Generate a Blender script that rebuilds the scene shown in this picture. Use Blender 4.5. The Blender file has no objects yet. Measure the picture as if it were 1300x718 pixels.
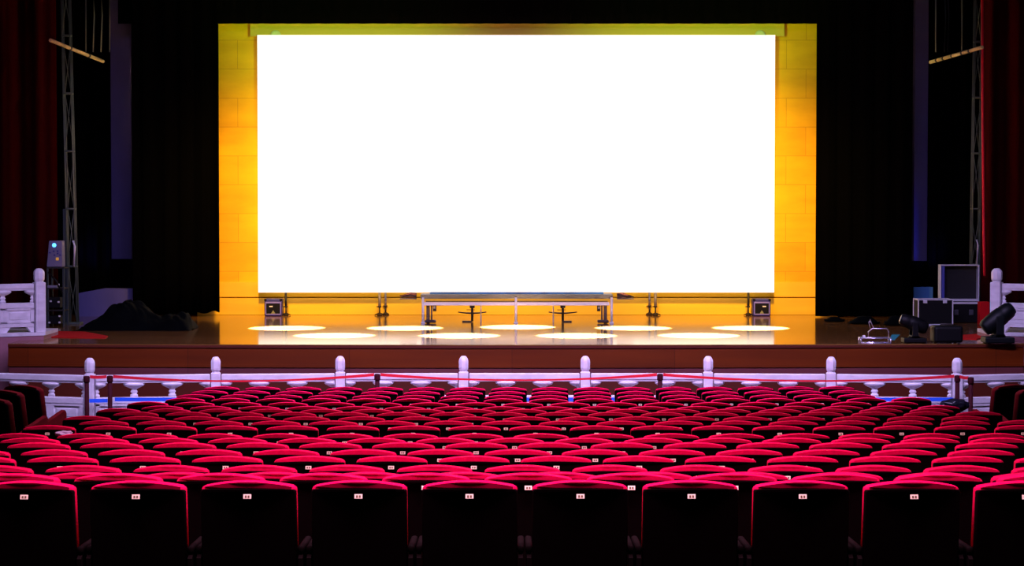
import bpy, bmesh, math, random
from mathutils import Vector, Matrix, noise
random.seed(7)
PI = math.pi
C = bpy.context.scene.collection
F = 2750.0
TH = math.atan(94.0 / F)
HC = 3.36          # camera height above the lowest audience floor
SZ = 1.36          # stage floor height

def at(px, py, Y):
    u = (px - 650) / F; v = (py - 359) / F
    d = Vector((u, math.cos(TH) - v * math.sin(TH), -math.sin(TH) - v * math.cos(TH)))
    return Vector((0, 0, HC)) + d * (Y / d.y)
def atz(px, py, z=SZ):
    u = (px - 650) / F; v = (py - 359) / F
    d = Vector((u, math.cos(TH) - v * math.sin(TH), -math.sin(TH) - v * math.cos(TH)))
    return Vector((0, 0, HC)) + d * ((z - HC) / d.z)

# ------------------------------------------------------------------ materials
def mat(name, col, rough=.5, metal=0, coat=0, var=0, vscale=(4, 4, 4), bump=0, spec=.5, sheen=0, emit=None, estr=0):
    m = bpy.data.materials.new(name); m.use_nodes = True
    nt = m.node_tree; b = nt.nodes['Principled BSDF']
    b.inputs['Base Color'].default_value = (*col, 1)
    b.inputs['Roughness'].default_value = rough
    b.inputs['Metallic'].default_value = metal
    b.inputs['Coat Weight'].default_value = coat
    b.inputs['Coat Roughness'].default_value = .05
    b.inputs['Specular IOR Level'].default_value = spec
    b.inputs['Sheen Weight'].default_value = sheen
    if emit:
        b.inputs['Emission Color'].default_value = (*emit, 1); b.inputs['Emission Strength'].default_value = estr
    if var or bump:
        tc = nt.nodes.new('ShaderNodeTexCoord'); mp = nt.nodes.new('ShaderNodeMapping')
        mp.inputs['Scale'].default_value = vscale
        nz = nt.nodes.new('ShaderNodeTexNoise'); nz.inputs['Scale'].default_value = 1; nz.inputs['Detail'].default_value = 5
        nt.links.new(tc.outputs['Object'], mp.inputs['Vector']); nt.links.new(mp.outputs['Vector'], nz.inputs['Vector'])
        if var:
            rp = nt.nodes.new('ShaderNodeValToRGB')
            rp.color_ramp.elements[0].position = .3; rp.color_ramp.elements[1].position = .7
            rp.color_ramp.elements[0].color = (*[c * (1 - var) for c in col], 1)
            rp.color_ramp.elements[1].color = (*[min(1, c * (1 + var)) for c in col], 1)
            nt.links.new(nz.outputs['Fac'], rp.inputs['Fac']); nt.links.new(rp.outputs['Color'], b.inputs['Base Color'])
        if bump:
            bp = nt.nodes.new('ShaderNodeBump'); bp.inputs['Strength'].default_value = bump; bp.inputs['Distance'].default_value = .01
            nt.links.new(nz.outputs['Fac'], bp.inputs['Height']); nt.links.new(bp.outputs['Normal'], b.inputs['Normal'])
    return m

M = {}
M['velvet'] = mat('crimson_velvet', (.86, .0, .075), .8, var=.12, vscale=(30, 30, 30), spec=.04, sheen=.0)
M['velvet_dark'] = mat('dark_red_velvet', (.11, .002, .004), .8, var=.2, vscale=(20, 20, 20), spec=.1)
M['shell'] = mat('black_seat_shell', (.003, .0008, .001), .9, spec=.03)
M['seatmetal'] = mat('black_seat_metal', (.003, .001, .001), .8, spec=.05)
M['plate'] = mat('brass_number_plate', (.95, .85, .6), .4, metal=.0)
M['ink'] = mat('plate_engraving', (.12, .08, .03), .6)
M['marble'] = mat('white_marble', (.74, .70, .76), .42, var=.16, vscale=(5, 5, 9), bump=.25)
M['carpet'] = mat('dark_carpet', (.008, .003, .004), .95, var=.3, vscale=(60, 60, 60), spec=.05)
M['black'] = mat('black_drape_cloth', (.0009, .0009, .0011), 1, spec=0)
M['redcurtain'] = mat('dark_red_curtain', (.022, .0006, .0008), .95, spec=.02, var=.2, vscale=(3, 3, .4))
M['blackplastic'] = mat('black_plastic', (.002, .0022, .003), .55, spec=.2)
M['blackcloth'] = mat('black_green_cloth', (.0008, .0016, .0018), .9, spec=.06, var=.5, vscale=(3, 3, 3))
M['alu'] = mat('brushed_aluminium', (.85, .84, .9), .4, metal=.35)
M['white_metal'] = mat('white_enamel_tube', (.85, .85, .86), .3)
M['darkmetal'] = mat('dark_steel', (.02, .016, .014), .45, spec=.4)
M['greysteel'] = mat('grey_steel_tube', (.28, .26, .25), .45, metal=.3)
M['truss'] = mat('green_grey_truss_paint', (.07, .10, .08), .5, var=.25, vscale=(6, 6, 2))
M['trusspanel'] = mat('dark_teal_truss_panel', (.02, .035, .035), .5)
M['brass'] = mat('yellow_pipe_paint', (.7, .55, .2), .45, var=.45, vscale=(9, 3, 3))
M['redcarpet'] = mat('red_carpet_runner', (.5, .006, .01), .9, spec=.1)
M['violetpanel'] = mat('pale_lavender_plaster', (.10, .095, .30), .7, var=.12, vscale=(2, 2, .7))
M['bluepanel'] = mat('azure_panel', (.06, .25, .62), .6)
M['boxface'] = mat('lavender_grey_box', (.17, .16, .27), .5)
M['bluelamp'] = mat('blue_indicator_lamp', (.1, .3, .9), .4, emit=(.08, .4, 1), estr=3)
M['knobglow'] = mat('glowing_amber_knob', (.6, .35, .05), .4, emit=(1, .5, .08), estr=.3)  # for an orange knob, no lamp; faint glow added to its colour
M['navy'] = mat('navy_loudspeaker_paint', (.02, .02, .22), .45)
M['navyedge'] = mat('lilac_grey_speaker_rim', (.22, .2, .75), .4)
M['badge'] = mat('white_badge', (.85, .85, .9), .5)
M['olive'] = mat('olive_header_panel', (.78, .52, .07), .7)
M['teal'] = mat('grey_teal_tabletop', (.04, .055, .055), .4)
M['bluestrip'] = mat('blue_and_green_strip', (.05, .33, .6), .4, var=.6, vscale=(3, 3, 3))
M['cable'] = mat('dark_brown_cable', (.045, .02, .015), .6)
M['cable2'] = mat('rust_brown_cable', (.28, .10, .05), .6)
M['redbelt'] = mat('red_barrier_belt', (.75, .0, .02), .7)
M['bluebelt'] = mat('blue_barrier_belt', (.01, .12, .95), .7)
M['stanchion'] = mat('dark_maroon_post', (.04, .004, .008), .7, spec=.1)
M['bag'] = mat('black_glossy_bag', (.008, .008, .014), .25)
M['cyan'] = mat('cyan_gel_sheet', (.05, .4, .5), .3)
M['chrome'] = mat('chrome_tube', (.8, .75, .9), .25, metal=.8)
M['stripe'] = mat('dark_red_skirting', (.09, .004, .006), .7)
M['pinkstone'] = mat('pale_pink_stone', (.34, .13, .17), .6, var=.15, vscale=(3, 3, 5))
M['cream'] = mat('cream_lamp_disc', (.85, .8, .45), .6)
M['paper'] = mat('crumpled_lilac_paper', (.5, .42, .6), .7)

def wall_mat():
    m = bpy.data.materials.new('golden_block_wall'); m.use_nodes = True
    nt = m.node_tree; b = nt.nodes['Principled BSDF']; b.inputs['Roughness'].default_value = .6
    b.inputs['Specular IOR Level'].default_value = .2
    tc = nt.nodes.new('ShaderNodeTexCoord'); sp = nt.nodes.new('ShaderNodeSeparateXYZ'); cb = nt.nodes.new('ShaderNodeCombineXYZ')
    nt.links.new(tc.outputs['Object'], sp.inputs[0])
    nt.links.new(sp.outputs['X'], cb.inputs['X']); nt.links.new(sp.outputs['Z'], cb.inputs['Y'])
    br = nt.nodes.new('ShaderNodeTexBrick'); br.offset = .5; br.inputs['Scale'].default_value = 1
    br.inputs['Brick Width'].default_value = .74; br.inputs['Row Height'].default_value = .545
    br.inputs['Mortar Size'].default_value = .007; br.inputs['Mortar Smooth'].default_value = .6
    br.inputs['Color1'].default_value = (.93, .55, .006, 1); br.inputs['Color2'].default_value = (.88, .48, .005, 1)
    br.inputs['Mortar'].default_value = (.66, .32, .004, 1)
    nt.links.new(cb.outputs[0], br.inputs['Vector'])
    nz = nt.nodes.new('ShaderNodeTexNoise'); nz.inputs['Scale'].default_value = 1.5; nz.inputs['Detail'].default_value = 6
    mp = nt.nodes.new('ShaderNodeMapping'); mp.inputs['Scale'].default_value = (1, 1, 3)
    nt.links.new(tc.outputs['Object'], mp.inputs[0]); nt.links.new(mp.outputs[0], nz.inputs['Vector'])
    rp = nt.nodes.new('ShaderNodeValToRGB')
    rp.color_ramp.elements[0].position = .3; rp.color_ramp.elements[0].color = (.86, .8, .8, 1)
    rp.color_ramp.elements[1].position = .7; rp.color_ramp.elements[1].color = (1, 1, 1, 1)
    nt.links.new(nz.outputs['Fac'], rp.inputs[0])
    mx = nt.nodes.new('ShaderNodeMix'); mx.data_type = 'RGBA'; mx.blend_type = 'MULTIPLY'; mx.inputs['Factor'].default_value = 1
    nt.links.new(br.outputs['Color'], mx.inputs[6]); nt.links.new(rp.outputs['Color'], mx.inputs[7])
    nt.links.new(mx.outputs[2], b.inputs['Base Color'])
    return m
M['wall'] = wall_mat()

def wood_mat(name, c0, c1, rough, coat, width, along_x=True, coatr=.05, spec=.5, ior=1.5):
    m = bpy.data.materials.new(name); m.use_nodes = True
    nt = m.node_tree; b = nt.nodes['Principled BSDF']
    b.inputs['Roughness'].default_value = rough; b.inputs['Coat Weight'].default_value = coat
    b.inputs['Coat Roughness'].default_value = coatr; b.inputs['IOR'].default_value = ior; b.inputs['Specular IOR Level'].default_value = spec
    tc = nt.nodes.new('ShaderNodeTexCoord')
    mp = nt.nodes.new('ShaderNodeMapping'); mp.inputs['Scale'].default_value = (.35, 5, 5) if along_x else (5, .35, 5)
    nz = nt.nodes.new('ShaderNodeTexNoise'); nz.inputs['Scale'].default_value = 1; nz.inputs['Detail'].default_value = 6
    nt.links.new(tc.outputs['Object'], mp.inputs[0]); nt.links.new(mp.outputs[0], nz.inputs['Vector'])
    rp = nt.nodes.new('ShaderNodeValToRGB'); rp.color_ramp.elements[0].position = .3; rp.color_ramp.elements[1].position = .7
    rp.color_ramp.elements[0].color = (*c0, 1); rp.color_ramp.elements[1].color = (*c1, 1)
    nt.links.new(nz.outputs['Fac'], rp.inputs[0])
    br = nt.nodes.new('ShaderNodeTexBrick'); br.offset = .37; br.inputs['Scale'].default_value = 1
    br.inputs['Brick Width'].default_value = 2.4; br.inputs['Row Height'].default_value = width
    br.inputs['Mortar Size'].default_value = .004; br.inputs['Mortar Smooth'].default_value = .3
    br.inputs['Color1'].default_value = (1, 1, 1, 1); br.inputs['Color2'].default_value = (.8, .78, .75, 1); br.inputs['Mortar'].default_value = (.35, .3, .3, 1)
    nt.links.new(tc.outputs['Object'], br.inputs['Vector'])
    mx = nt.nodes.new('ShaderNodeMix'); mx.data_type = 'RGBA'; mx.blend_type = 'MULTIPLY'; mx.inputs['Factor'].default_value = 1
    nt.links.new(rp.outputs['Color'], mx.inputs[6]); nt.links.new(br.outputs['Color'], mx.inputs[7])
    nt.links.new(mx.outputs[2], b.inputs['Base Color'])
    return m
M['stagewood'] = wood_mat('glossy_stage_boards', (.18, .075, .018), (.29, .135, .038), .10, 0, .28, ior=1.33)
M['frontwood'] = wood_mat('dark_red_brown_stage_front', (.12, .016, .0), (.18, .027, .0), .45, 0, .9, spec=.3)
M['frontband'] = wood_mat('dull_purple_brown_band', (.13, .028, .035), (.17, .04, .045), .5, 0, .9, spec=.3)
M['lip'] = mat('dark_stage_lip', (.10, .014, .006), .4)

# ------------------------------------------------------------------ mesh helpers
def box(bm, c, s, bev=0, rot=None, seg=2, mi=0):
    r = bmesh.ops.create_cube(bm, size=1)
    vs = r['verts']
    bmesh.ops.scale(bm, vec=s, verts=vs)
    fs = list({f for v in vs for f in v.link_faces})
    if bev:
        es = list({e for v in vs for e in v.link_edges})
        rr = bmesh.ops.bevel(bm, geom=es, offset=bev, segments=seg, affect='EDGES', profile=.5)
        vs = list({v for v in rr['verts']} | {v for v in vs if v.is_valid})
        fs = list({f for v in vs for f in v.link_faces})
    if rot is not None: bmesh.ops.rotate(bm, cent=(0, 0, 0), matrix=rot.to_matrix() if hasattr(rot, 'to_matrix') else rot, verts=vs)
    bmesh.ops.translate(bm, vec=c, verts=vs)
    for f in fs: f.material_index = mi
    return vs
def tube(bm, pts, r, seg=10, mi=0, closed=False):
    pts = [Vector(p) for p in pts]; rings = []
    up0 = Vector((0, 0, 1))
    for i, p in enumerate(pts):
        a = pts[max(0, i - 1)]; b = pts[min(len(pts) - 1, i + 1)]
        t = (b - a).normalized()
        n = t.cross(up0)
        if n.length < 1e-3: n = t.cross(Vector((0, 1, 0)))
        n.normalize(); k = t.cross(n)
        rr = r[i] if isinstance(r, (list, tuple)) else r
        rings.append([bm.verts.new(p + n * math.cos(2 * PI * j / seg) * rr + k * math.sin(2 * PI * j / seg) * rr) for j in range(seg)])
    for i in range(len(rings) - 1):
        for j in range(seg):
            f = bm.faces.new((rings[i][j], rings[i][(j + 1) % seg], rings[i + 1][(j + 1) % seg], rings[i + 1][j])); f.smooth = True; f.material_index = mi
    f = bm.faces.new(list(reversed(rings[0]))); f.material_index = mi
    f = bm.faces.new(rings[-1]); f.material_index = mi
def lathe(bm, prof, c=(0, 0, 0), seg=20, sy=1.0, a0=0, a1=2 * PI, rot=0, smooth=True):
    full = abs(a1 - a0 - 2 * PI) < 1e-4
    n = seg if full else seg + 1
    rings = []
    for (r, z) in prof:
        rings.append([bm.verts.new((c[0] + r * math.cos(rot + a0 + (a1 - a0) * j / seg), c[1] + sy * r * math.sin(rot + a0 + (a1 - a0) * j / seg), c[2] + z)) for j in range(n)])
    for i in range(len(rings) - 1):
        for j in range(n if full else n - 1):
            f = bm.faces.new((rings[i][j], rings[i][(j + 1) % n], rings[i + 1][(j + 1) % n], rings[i + 1][j])); f.smooth = smooth
    bm.faces.new(rings[0]); bm.faces.new(rings[-1])
    if not full:
        for i in range(len(rings) - 1):
            bm.faces.new((rings[i][0], rings[i][-1], rings[i + 1][-1], rings[i + 1][0]))
def prism(bm, poly, lo, hi, axis='z', mi=0):
    """poly 2-D outline extruded along axis between lo and hi"""
    def P(a, b, t): return (a, b, t) if axis == 'z' else ((a, t, b) if axis == 'y' else (t, a, b))
    A = [bm.verts.new(P(a, b, lo)) for a, b in poly]; B = [bm.verts.new(P(a, b, hi)) for a, b in poly]
    n = len(poly); fs = []
    fs.append(bm.faces.new(A)); fs.append(bm.faces.new(list(reversed(B))))
    for i in range(n): fs.append(bm.faces.new((A[i], B[i], B[(i + 1) % n], A[(i + 1) % n])))
    for f in fs: f.material_index = mi
    return A + B
def obj(name, bm, mats, parent=None, smooth=False, kind=None):
    bmesh.ops.recalc_face_normals(bm, faces=bm.faces)
    me = bpy.data.meshes.new(name); bm.to_mesh(me); bm.free()
    for m in (mats if isinstance(mats, (list, tuple)) else [mats]): me.materials.append(M[m] if isinstance(m, str) else m)
    if smooth:
        for p in me.polygons: p.use_smooth = True
        big = {k for p in me.polygons if len(p.vertices) > 8 for k in p.edge_keys}
        for e in me.edges:
            if e.key in big: e.use_edge_sharp = True
    o = bpy.data.objects.new(name, me); C.objects.link(o)
    if parent: o.parent = parent
    if kind: o['kind'] = kind
    return o
def tag(o, label=None, cat=None, group=None):
    if label: o['label'] = label
    if cat: o['category'] = cat
    if group: o['group'] = group
    return o
def thing(name, label, cat, loc=(0, 0, 0), rz=0, group=None):
    o = bpy.data.objects.new(name, None); C.objects.link(o); o.location = loc; o.rotation_euler = (0, 0, rz); o.empty_display_size = .1
    return tag(o, label, cat, group)
def dup(root, loc, rz, label, group=None, scale=None):
    r = root.copy(); C.objects.link(r); r.location = loc; r.rotation_euler = (0, 0, rz)
    r['label'] = label
    if group: r['group'] = group
    if scale: r.scale = scale
    for ch in list(root.children):
        c = ch.copy(); C.objects.link(c); c.parent = r
        for g in list(ch.children):
            d = g.copy(); C.objects.link(d); d.parent = c
    return r
NB = bmesh.new
def eul(x=0, y=0, z=0):
    from mathutils import Euler
    return Euler((x, y, z)).to_matrix()
ORD = ['', 'first', 'second', 'third', 'fourth', 'fifth', 'sixth', 'seventh', 'eighth', 'ninth', 'tenth', 'eleventh', 'twelfth', 'thirteenth', 'fourteenth',
       'fifteenth', 'sixteenth', 'seventeenth', 'eighteenth', 'nineteenth', 'twentieth']

# ------------------------------------------------------------------ seating rows: top edge y, first seat x, pitch px, count
ROWS = [(492, 278.6, 52.5, 16), (497, 263, 54.4, 16), (502, 245, 56.4, 16), (506.5, 232, 58.1, 17), (511.5, 184, 60.0, 17), (516.5, 203, 62.1, 17),
        (520, 147, 65.0, 17), (524, 169, 67.4, 17), (529.5, 107, 70.2, 17), (535, 128.5, 73.4, 17), (541.3, 59, 77.6, 17),
        (551.5, 21.4, 83.2, 16), (557, 34.6, 88.4, 15), (563, 45.8, 93.1, 14), (571.8, -33, 98.6, 14), (580.3, -28.5, 105, 14),
        (592.3, -9.4, 112.1, 13), (601.5, -17, 121, 12), (603, 16.3, 130.9, 11), (612.5, 32, 141, 10)]
SH = .95
ROWD = []
for (y, x0, p, n) in ROWS:
    Y = F * .55 / p
    zt = at(650, y, Y).z
    ROWD.append((Y, zt - SH))

# ------------------------------------------------------------------ audience floor: terraces
bm = NB()
prof = [(32.5, -.02)]
for (Y, z) in ROWD:
    if z < 0: z = -.02
    prof.append((Y + .60, prof[-1][1])); prof.append((Y + .60, z))
prof.append((ROWD[-1][0] - 1.0, ROWD[-1][1])); prof.append((ROWD[-1][0] - 1.0, 1.15)); prof.append((4, 1.15)); prof.append((4, 1.6)); prof.append((-3, 1.6))
zlo = -.5
poly = prof + [(-3, zlo), (32.5, zlo)]
prism(bm, poly, -12, 12, axis='x')
obj('floor', bm, 'carpet', kind='structure')

# ------------------------------------------------------------------ theatre seat
def arch_outline(hw, z0, z1, sag, rc, n=15, w0=None):
    w0 = w0 or hw
    pts = [(-w0, z0), (w0, z0)]
    pts.append((hw, z1 - sag - rc))
    for i in range(1, 4):
        a = i / 4 * PI / 2
        pts.append((hw - rc + rc * math.cos(a), z1 - sag - rc + rc * math.sin(a) * 1.0))
    x0 = hw - rc
    for i in range(n + 1):
        x = x0 - 2 * x0 * i / n
        pts.append((x, z1 - sag * (abs(x) / x0) ** 2.0))
    for i in range(3, 0, -1):
        a = i / 4 * PI / 2
        pts.append((-(hw - rc + rc * math.cos(a)), z1 - sag - rc + rc * math.sin(a)))
    pts.append((-hw, z1 - sag - rc))
    return pts
def slab(bm, outline, y0, y1, bev, seg=4):
    vs = prism(bm, outline, y0, y1, axis='y')
    es = [e for e in bm.edges if all(v in set(vs) for v in e.verts) and abs(e.verts[0].co.y - e.verts[1].co.y) < 1e-6]
    bmesh.ops.bevel(bm, geom=es, offset=bev, segments=seg, affect='EDGES', profile=.5)
    for f in bm.faces: f.smooth = True
def bend(bm, k):   # curve the back in plan: sides come forward
    for v in bm.verts: v.co.y += k * v.co.x * v.co.x
def recline(bm, deg, z0=.42):
    a = math.radians(deg)
    for v in bm.verts:
        dz = v.co.z - z0
        if dz > 0: v.co.y -= dz * math.tan(a)
H = SH
def make_seat(vel, label, group):
    t = thing('theatre_seat', label, 'seat', group=group)
    bm = NB(); slab(bm, arch_outline(.238, .40, H, .026, .020), -.045, .045, .028, 5); bend(bm, .45); recline(bm, 9); obj('backrest', bm, vel, t, True)
    bm = NB(); slab(bm, arch_outline(.239, .34, H - .033, .006, .014), -.064, -.02, .006, 2); bend(bm, .45); recline(bm, 9); obj('back_shell', bm, 'shell', t, True)
    bm = NB(); box(bm, (0, -.072, H - .070), (.040, .004, .022), .001)
    for dx in (-.007, .007): box(bm, (dx, -.0747, H - .070), (.009, .0012, .011), mi=1)
    for v in bm.verts: v.co.y = v.co.y + (v.co.z - H + .081) * .45
    recline(bm, 9); obj('number_plate', bm, ['plate', 'ink'], t)
    bm = NB(); box(bm, (0, .13, .54), (.36, .10, .34), .04, eul(math.radians(-8)), 3); 
    for f in bm.faces: f.smooth = True
    for v in bm.verts: v.co.y += .07
    obj('seat_cushion', bm, vel, t, True)
    for s in (-1, 1):
        x = s * .2555
        bm = NB()
        prism(bm, [(-.03, .02), (.06, .02), (.09, .30), (.30, .42), (.30, .56), (.0, .60), (-.07, .56)], x - .011, x + .011, axis='x')
        box(bm, (x, .02, .01), (.034, .22, .02), .004)
        obj('leg', bm, 'seatmetal', t)
        bm = NB(); box(bm, (x, .13, .60), (.034, .36, .035), .012, seg=3); obj('armrest', bm, 'seatmetal', t, True)
    return t
seat0 = None
G = 'red theatre seats in the central block'
used = False
nrow = len(ROWS)
COUNT = 0
for ri, ((y, x0, p, n), (Y, zf)) in enumerate(zip(ROWS, ROWD)):
    bow = (.22 - .34 * ri / (nrow - 1)) / 25.0 * (1 if True else 0)
    for k in range(n):
        px = x0 + p * k
        X = at(px, y, Y).x
        dY = bow * X * X
        if ri == 0: rowname = 'the front row against the barrier belt'
        elif ri == nrow - 1: rowname = 'the row nearest the camera'
        else: rowname = 'the %s row from the balustrade' % ORD[ri + 1]
        if k == 0: pos = 'leftmost of'
        elif k == n - 1: pos = 'rightmost of'
        else: pos = ORD[k + 1] + ' from left in'
        label = 'crimson black-backed theatre seat, %s %s' % (pos, rowname)
        loc = (X, Y + .16 + dY, zf if zf > 0 else -.02)
        dz = zf - loc[2]
        rz = (px - 650) / 650 * .03
        if seat0 is None:
            seat0 = make_seat('velvet', label, G); seat0.location = loc; seat0.rotation_euler = (0, 0, rz); o = seat0
        else: o = dup(seat0, loc, rz, label, G)
        COUNT += 1
print('SEATS', COUNT, [round(z, 2) for _, z in ROWD], [round(a, 2) for a, _ in ROWD])

# side-block armchairs, turned towards the middle of the stage
def make_armchair(label, group):
    t = thing('side_armchair', label, 'armchair', group=group)
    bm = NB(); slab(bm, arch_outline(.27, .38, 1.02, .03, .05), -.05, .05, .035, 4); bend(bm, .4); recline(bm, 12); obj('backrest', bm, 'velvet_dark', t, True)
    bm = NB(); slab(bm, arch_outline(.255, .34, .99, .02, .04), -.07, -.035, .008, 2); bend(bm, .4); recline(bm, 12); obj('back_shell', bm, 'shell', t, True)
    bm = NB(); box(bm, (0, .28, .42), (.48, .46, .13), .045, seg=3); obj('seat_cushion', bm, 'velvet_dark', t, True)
    for s in (-1, 1):
        x = s * .295
        bm = NB()
        prism(bm, [(-.03, .0), (.34, .0), (.35, .45), (.37, .64), (.34, .69), (.25, .66), (.12, .62), (-.09, .58)], x - .035, x + .035, axis='x')
        es = list(bm.edges)
        bmesh.ops.bevel(bm, geom=es, offset=.012, segments=2, affect='EDGES')
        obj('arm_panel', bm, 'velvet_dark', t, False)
    return t
GA = 'dark red armchairs of the side blocks'
arm_spots = [  # px, top y, Y, rz(deg), label
    (35, 488.5, 26.6, -20, 'dark red armchair at the left, nearest the marble balustrade'),
    (10, 495, 25.8, -20, 'dark red armchair behind the foremost one in the left side block'),
    (1281, 488, 26.8, 14, 'dark red armchair with wide black back near the right picture edge, beside the balustrade'),
    (1312, 492.5, 25.8, 14, 'dark red armchair cut off by the right edge of the picture'),
    (-6, 505, 24.9, -20, 'dark red armchair cut off by the left edge of the picture'),
]
arm0 = None
for (px, ty, Y, rz, lab) in arm_spots:
    P = at(px, ty, Y); z = P.z - 1.01
    if arm0 is None:
        arm0 = make_armchair(lab, GA); arm0.location = (P.x, P.y, z); arm0.rotation_euler = (0, 0, math.radians(rz))
    else: dup(arm0, (P.x, P.y, z), math.radians(rz), lab, GA)
ARMZ = [at(px, ty, Y).z - 1.01 for (px, ty, Y, rz, lab) in arm_spots]
print('ARMZ', ARMZ)
# carpeted side risers that carry them
for si, idx in ((-1, (0, 1, 4)), (1, (2, 3))):
    bm = NB()
    for i in idx:
        px, ty, Y, rz, lab = arm_spots[i]; P = at(px, ty, Y)
        z = ARMZ[i]
        R = eul(0, 0, math.radians(rz))
        box(bm, (P.x, P.y, (z - .3) / 2 ), (.70, .70, z + .3), 0, None)
        vs = bm.verts[-8:] if False else None
        bmn = None
        bm.verts.ensure_lookup_table()
        q = bm.verts[-8:]
        bmesh.ops.rotate(bm, cent=(P.x, P.y, 0), matrix=R, verts=q)
        bmesh.ops.translate(bm, vec=R @ Vector((0, .17, 0)), verts=q)
    obj('floor_riser_left' if si < 0 else 'floor_riser_right', bm, 'carpet', kind='structure')

# ------------------------------------------------------------------ stage
bm = NB()
def front_y(x): return 31.87 + .30 * (abs(x) / 7.5) ** 2
XL, XR = -7.5, 7.62
front = [(XL + (XR - XL) * i / 30, front_y(XL + (XR - XL) * i / 30)) for i in range(31)]
prism(bm, front + [(XR, 34.1), (11.5, 34.1), (11.5, 46), (-11.5, 46), (-11.5, 34.1), (XL, 34.1)], SZ - .014, SZ)
obj('stage_floor', bm, 'stagewood', kind='structure')
def strip(bm, pts, z0, z1, off, th):
    poly = [(x, y + off) for x, y in pts] + [(x, y + off + th) for x, y in reversed(pts)]
    prism(bm, poly, z0, z1)
inner = [(x, y) for x, y in front]
bm = NB(); strip(bm, inner, SZ - .05, SZ - .016, .0, .3); obj('trim_stage_lip', bm, 'lip', kind='structure')
bm = NB(); strip(bm, inner, SZ - .30, SZ - .052, .02, .28); strip(bm, inner, SZ - .34, SZ - .30, .012, .28)
obj('wall_stage_front', bm, 'frontwood', kind='structure')
bm = NB(); strip(bm, inner, SZ - .50, SZ - .342, .03, .28); obj('stage_front_band', bm, 'frontband', kind='structure')  # purple-brown band across the lower stage front
bm = NB(); strip(bm, inner, -.05, SZ - .502, .05, .26); obj('baseboard_stage', bm, 'lip', kind='structure')
# side cheeks of the stage
bm = NB()
for s in (-1, 1): box(bm, ((XL + .06 if s < 0 else XR - .06), 32.9, (SZ - .08) / 2 - .03), (.12, .9, SZ - .08))
obj('wall_stage_cheeks', bm, 'frontwood', kind='structure')

# golden back wall
YW = 41.0
pL = at(262, 200, YW).x; pR = at(1052, 200, YW).x
ztop = at(650, 22, YW).z
bm = NB(); box(bm, ((pL + pR) / 2, YW + .1, (SZ + ztop + .3) / 2), (pR - pL, .2, ztop + .3 - SZ)); obj('wall_back', bm, 'wall', kind='structure')
M['ledge'] = mat('golden_plinth', (.92, .56, .02), .55, var=.08, vscale=(.6, 3, 6), spec=.3)
zl0 = at(650, 376.5, YW).z; zl1 = at(650, 357.5, YW).z
bm = NB(); box(bm, ((pL + pR) / 2, YW - .05, (zl0 + zl1) / 2), (pR - pL + .1, .1, zl1 - zl0), .006); obj('trim_1', bm, 'ledge', kind='structure')
bm = NB(); box(bm, ((pL + pR) / 2, YW - .06, (SZ + zl0 - .02) / 2), (pR - pL + .34, .12, zl0 - .02 - SZ), .006); obj('trim_2', bm, 'ledge', kind='structure')

# white screen and olive header
YS = 40.6
a = at(328, 371, YS); b = at(984, 44.5, YS)
t = thing('projection_screen', 'huge blank glowing white screen in front of the golden back wall', 'screen', ((a.x + b.x) / 2, YS, a.z))
bm = NB(); box(bm, (0, .0, (b.z - a.z) / 2), (b.x - a.x, .02, b.z - a.z))
M['screen'] = mat('glowing_white_screen', (.8, .8, .8), .6, emit=(1, 1, 1), estr=1.02)
obj('screen_surface', bm, 'screen', t)
bm = NB()
w = b.x - a.x; h = b.z - a.z
for (cx, cz, sx, sz_) in ((0, .03, w - .04, .05), (0, h - .03, w - .04, .05), (-w / 2 + .05, h / 2, .05, h - .1), (w / 2 - .05, h / 2, .05, h - .1), (0, h / 2, .05, h - .1)):
    box(bm, (cx, .045, cz), (sx, .06, sz_))
obj('back_frame', bm, 'greysteel', t)
a = at(317.5, 46, YS + .14); b = at(996, 22, YS + .14)
bm = NB(); box(bm, ((a.x + b.x) / 2, YS + .16, (a.z + b.z) / 2), (b.x - a.x, .04, b.z - a.z), .004)
tag(obj('header_panel', bm, 'olive'), 'flat olive yellow strip panel along the top of the white screen', 'panel')

for px, side in ((350, 'left'), (965, 'right')):
    P = at(px, 45, YS + .10)
    bm = NB(); lathe(bm, [(0, 0), (.10, 0), (.10, .012), (.07, .018), (.045, .012), (0, .012)], seg=28)
    bmesh.ops.rotate(bm, cent=(0, 0, 0), matrix=eul(PI / 2), verts=bm.verts)
    o = obj('round_lamp', bm, 'cream'); o.location = P  # round header lamps drawn as plain cream discs that give no light
    tag(o, 'pale round lamp on the olive strip, peeking above the screen near its top %s corner' % side, 'lamp', 'round lamps on the header strip')

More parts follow.
